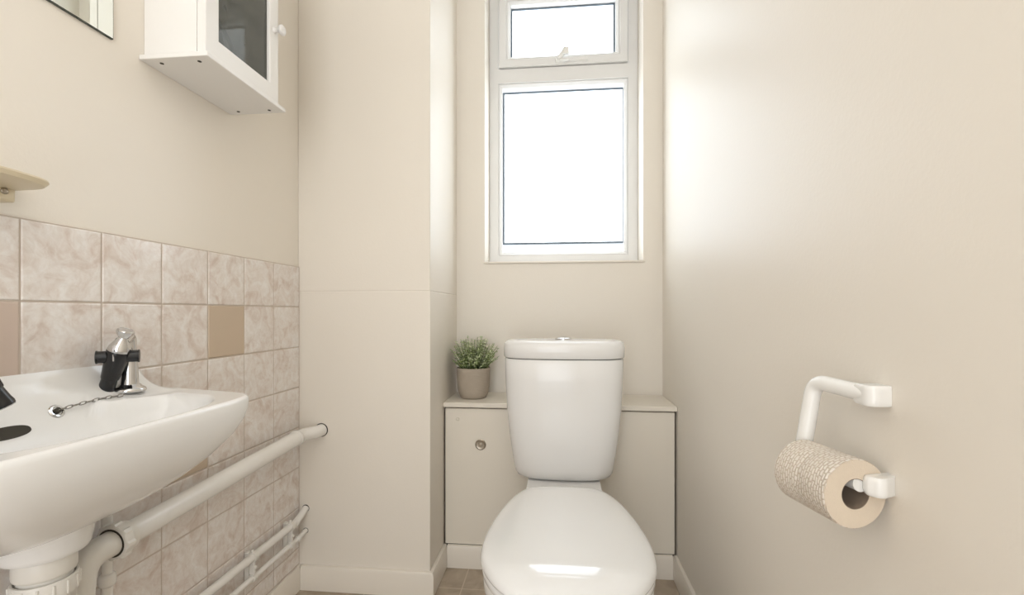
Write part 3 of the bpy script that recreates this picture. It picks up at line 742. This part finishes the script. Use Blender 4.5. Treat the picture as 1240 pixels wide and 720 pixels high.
# waste pipe
wp = thing('waste_pipe', (-0.80, 1.1, 0.51), 'thick white waste pipe from the basin trap along the tiles into the wall', 'pipe')
P0 = Vector((-0.802, 0.772, 0.4995)); P1 = Vector((-0.802, 1.362, 0.5275)); dd = (P1 - P0).normalized()
link('pipe_run', tube([P0 + dd * .004, P1], 0.0222, 32), M['pipe'], wp, smooth=True, autos=50)
link('coupling_collar', lathe([(.0220, -.002), (.0238, 0), (.0238, .012), (.0222, .014)], P1 - dd * .012, dd, 32), M['pipe'], wp, smooth=True, autos=40)
link('pipe_bend', tube(fillet([P1 - dd * .01, P1 + dd * .030, Vector((-0.782, 1.435, .5265)), Vector((-0.778, 1.4635, .5265))], .02), 0.0200, 28), M['pipe'], wp, smooth=True, autos=50)
link('hole_rim', lathe([(.0225, 0), (.0225, .0008)], (-0.7785, YN - .0008, .5265), (0, 1, 0), 32), M['hole'], wp)
# compression nut with lugs
bm = bmesh.new(); n = 64; rings = []
for hh, ro, amp in ((-.012, .0235, 0), (-.012, .0300, .0), (-.0105, .0330, .0014), (.004, .0330, .0014), (.008, .0275, 0), (.020, .0265, 0), (.022, .0225, 0)):
    a_, u_, v_ = frame_of(dd)
    rings.append([P0 + dd * hh + (u_ * math.cos(2 * PI * k / n) + v_ * math.sin(2 * PI * k / n)) * (ro + amp * (1 if (k % 8) < 3 else -1)) for k in range(n)])
link('compression_nut', loft(rings, bm), M['fitting'], wp, smooth=True, autos=35)
link('nut_mouth_shade', lathe([(.0262, -.0125), (.0262, -.0120)], P0, dd, 32), M['hole'], wp)  # dark disc colours in the shaded open mouth of the nut
E1 = Vector((-0.806, 0.697, 0.488))
link('elbow', tube(fillet([P0 + dd * .01, P0 - dd * .064, Vector((-0.803, 0.697, .39))], .034, 14), 0.0225, 30), M['fitting'], wp, smooth=True, autos=50)
link('elbow_socket', lathe([(.0228, .436), (.0260, .436), (.0268, .433), (.0268, .38), (.0250, .376)], (-0.803, 0.697, 0), (0, 0, 1), 32), M['fitting'], wp, smooth=True, autos=40)
link('socket_arm', tube(fillet([(-0.803, 0.697, .38), (-0.803, 0.697, .345), (BO[0] - .012, BO[1] + .034, .345)], .03), 0.0195, 24), M['fitting'], wp, smooth=True, autos=50)
# thin supply riser behind the trap
sp = thing('supply_riser', (-0.838, 0.79, 0.0), 'thin white vertical supply pipe behind the waste elbow', 'pipe')
link('pipe_run', tube([(-0.836, 0.785, 0.0), (-0.836, 0.785, 0.66)], .0085, 20), M['pipe'], sp, smooth=True, autos=50)
link('coupling', lathe([(.0085, .405), (.0125, .408), (.0135, .412), (.0135, .424), (.0120, .428), (.0085, .430)], (-0.836, 0.785, 0), (0, 0, 1), 24), M['pipe'], sp, smooth=True, autos=40)
# twin heating pipes
def wall_pipe(zs, r, ys, label):
    t = thing('heating_pipe', (-0.832, 1.0, zs), label, 'pipe', None)
    x = -0.832
    pts = fillet([(x, 0.10, zs), (x, ys, zs), (x - .001, YN, zs + (.020 if r > .009 else .003))], .03)
    link('pipe_run', tube(pts, r, 24), M['pipe'], t, smooth=True, autos=50)
    link('hole_rim', lathe([(r + .0012, 0), (r + .0012, .0006)], (x - .001, YN - .0006, zs + (.020 if r > .009 else .003)), (0, 1, 0), 24), M['hole'], t)
    for yy in (ys - .012, 0.80):
        link('sleeve', lathe([(r, 0), (r + .0018, .001), (r + .0018, .012), (r, .013)], (x, yy, zs), (0, 1, 0), 24), M['pipe'], t, smooth=True, autos=40)
    return t
wall_pipe(.2450, .0110, 1.405, 'upper and thicker of the two low white heating pipes on the tiles')
wall_pipe(.1880, .0078, 1.420, 'lower and thinner of the two low white heating pipes on the tiles')
def clip(y, label):
    t = thing('pipe_clip', (XL, y, .21), label, 'pipe clip', None)
    for r0, zc in ((.0110, .245), (.0078, .188)):
        bm = lathe([(r0 + .0002, -.007), (r0 + .0025, -.007), (r0 + .0030, -.005), (r0 + .0030, .005), (r0 + .0025, .007), (r0 + .0002, .007)], (-.832, y, zc), (0, 1, 0), 28)
        link('clip_ring', bm, M['fitting'], t, smooth=True, autos=40)
    bm = box(TX, -.8415, y - .007, y + .007, .175, .2585); box(-.8415, -.826, y - .004, y + .004, .197, .234, bm)
    link('clip_base', bm, M['fitting'], t, bevel=.002)
    bm = lathe([(.004, 0), (.004, .004), (.001, .006)], (-.826, y, .2165), (1, 0, 0), 16)
    link('clip_screw', bm, M['fitting'], t, smooth=True, autos=40)
    link('clip_latch', lathe([(.0035, .0), (.0035, .006), (.001, .008)], (-.832, y - .002, .2585), (0, 0, 1), 12), M['fitting'], t, smooth=True, autos=40)
clip(1.195, 'off-white double clip holding the heating pipes, the nearer one on the tiles')
clip(1.375, 'off-white double clip holding the heating pipes, close to the wall corner')

# ------------------------------------------------------------------ ceiling lamp body, added out of view; gives no light
cl = thing('added_ceiling_lamp', (-.25, .25, CEIL), 'added round opal ceiling lamp, out of view and unlit', 'lamp')
link('lamp_base', lathe([(.15, 0), (.15, .02), (.14, .025)], (-.25, .25, CEIL), (0, 0, -1), 40), M['plastic'], cl, smooth=True, autos=40)
link('lamp_shade', lathe([(.14, .024), (.142, .04), (.12, .060), (.07, .072), (.001, .076)], (-.25, .25, CEIL), (0, 0, -1), 40), M['lampglass'], cl, smooth=True, autos=60)
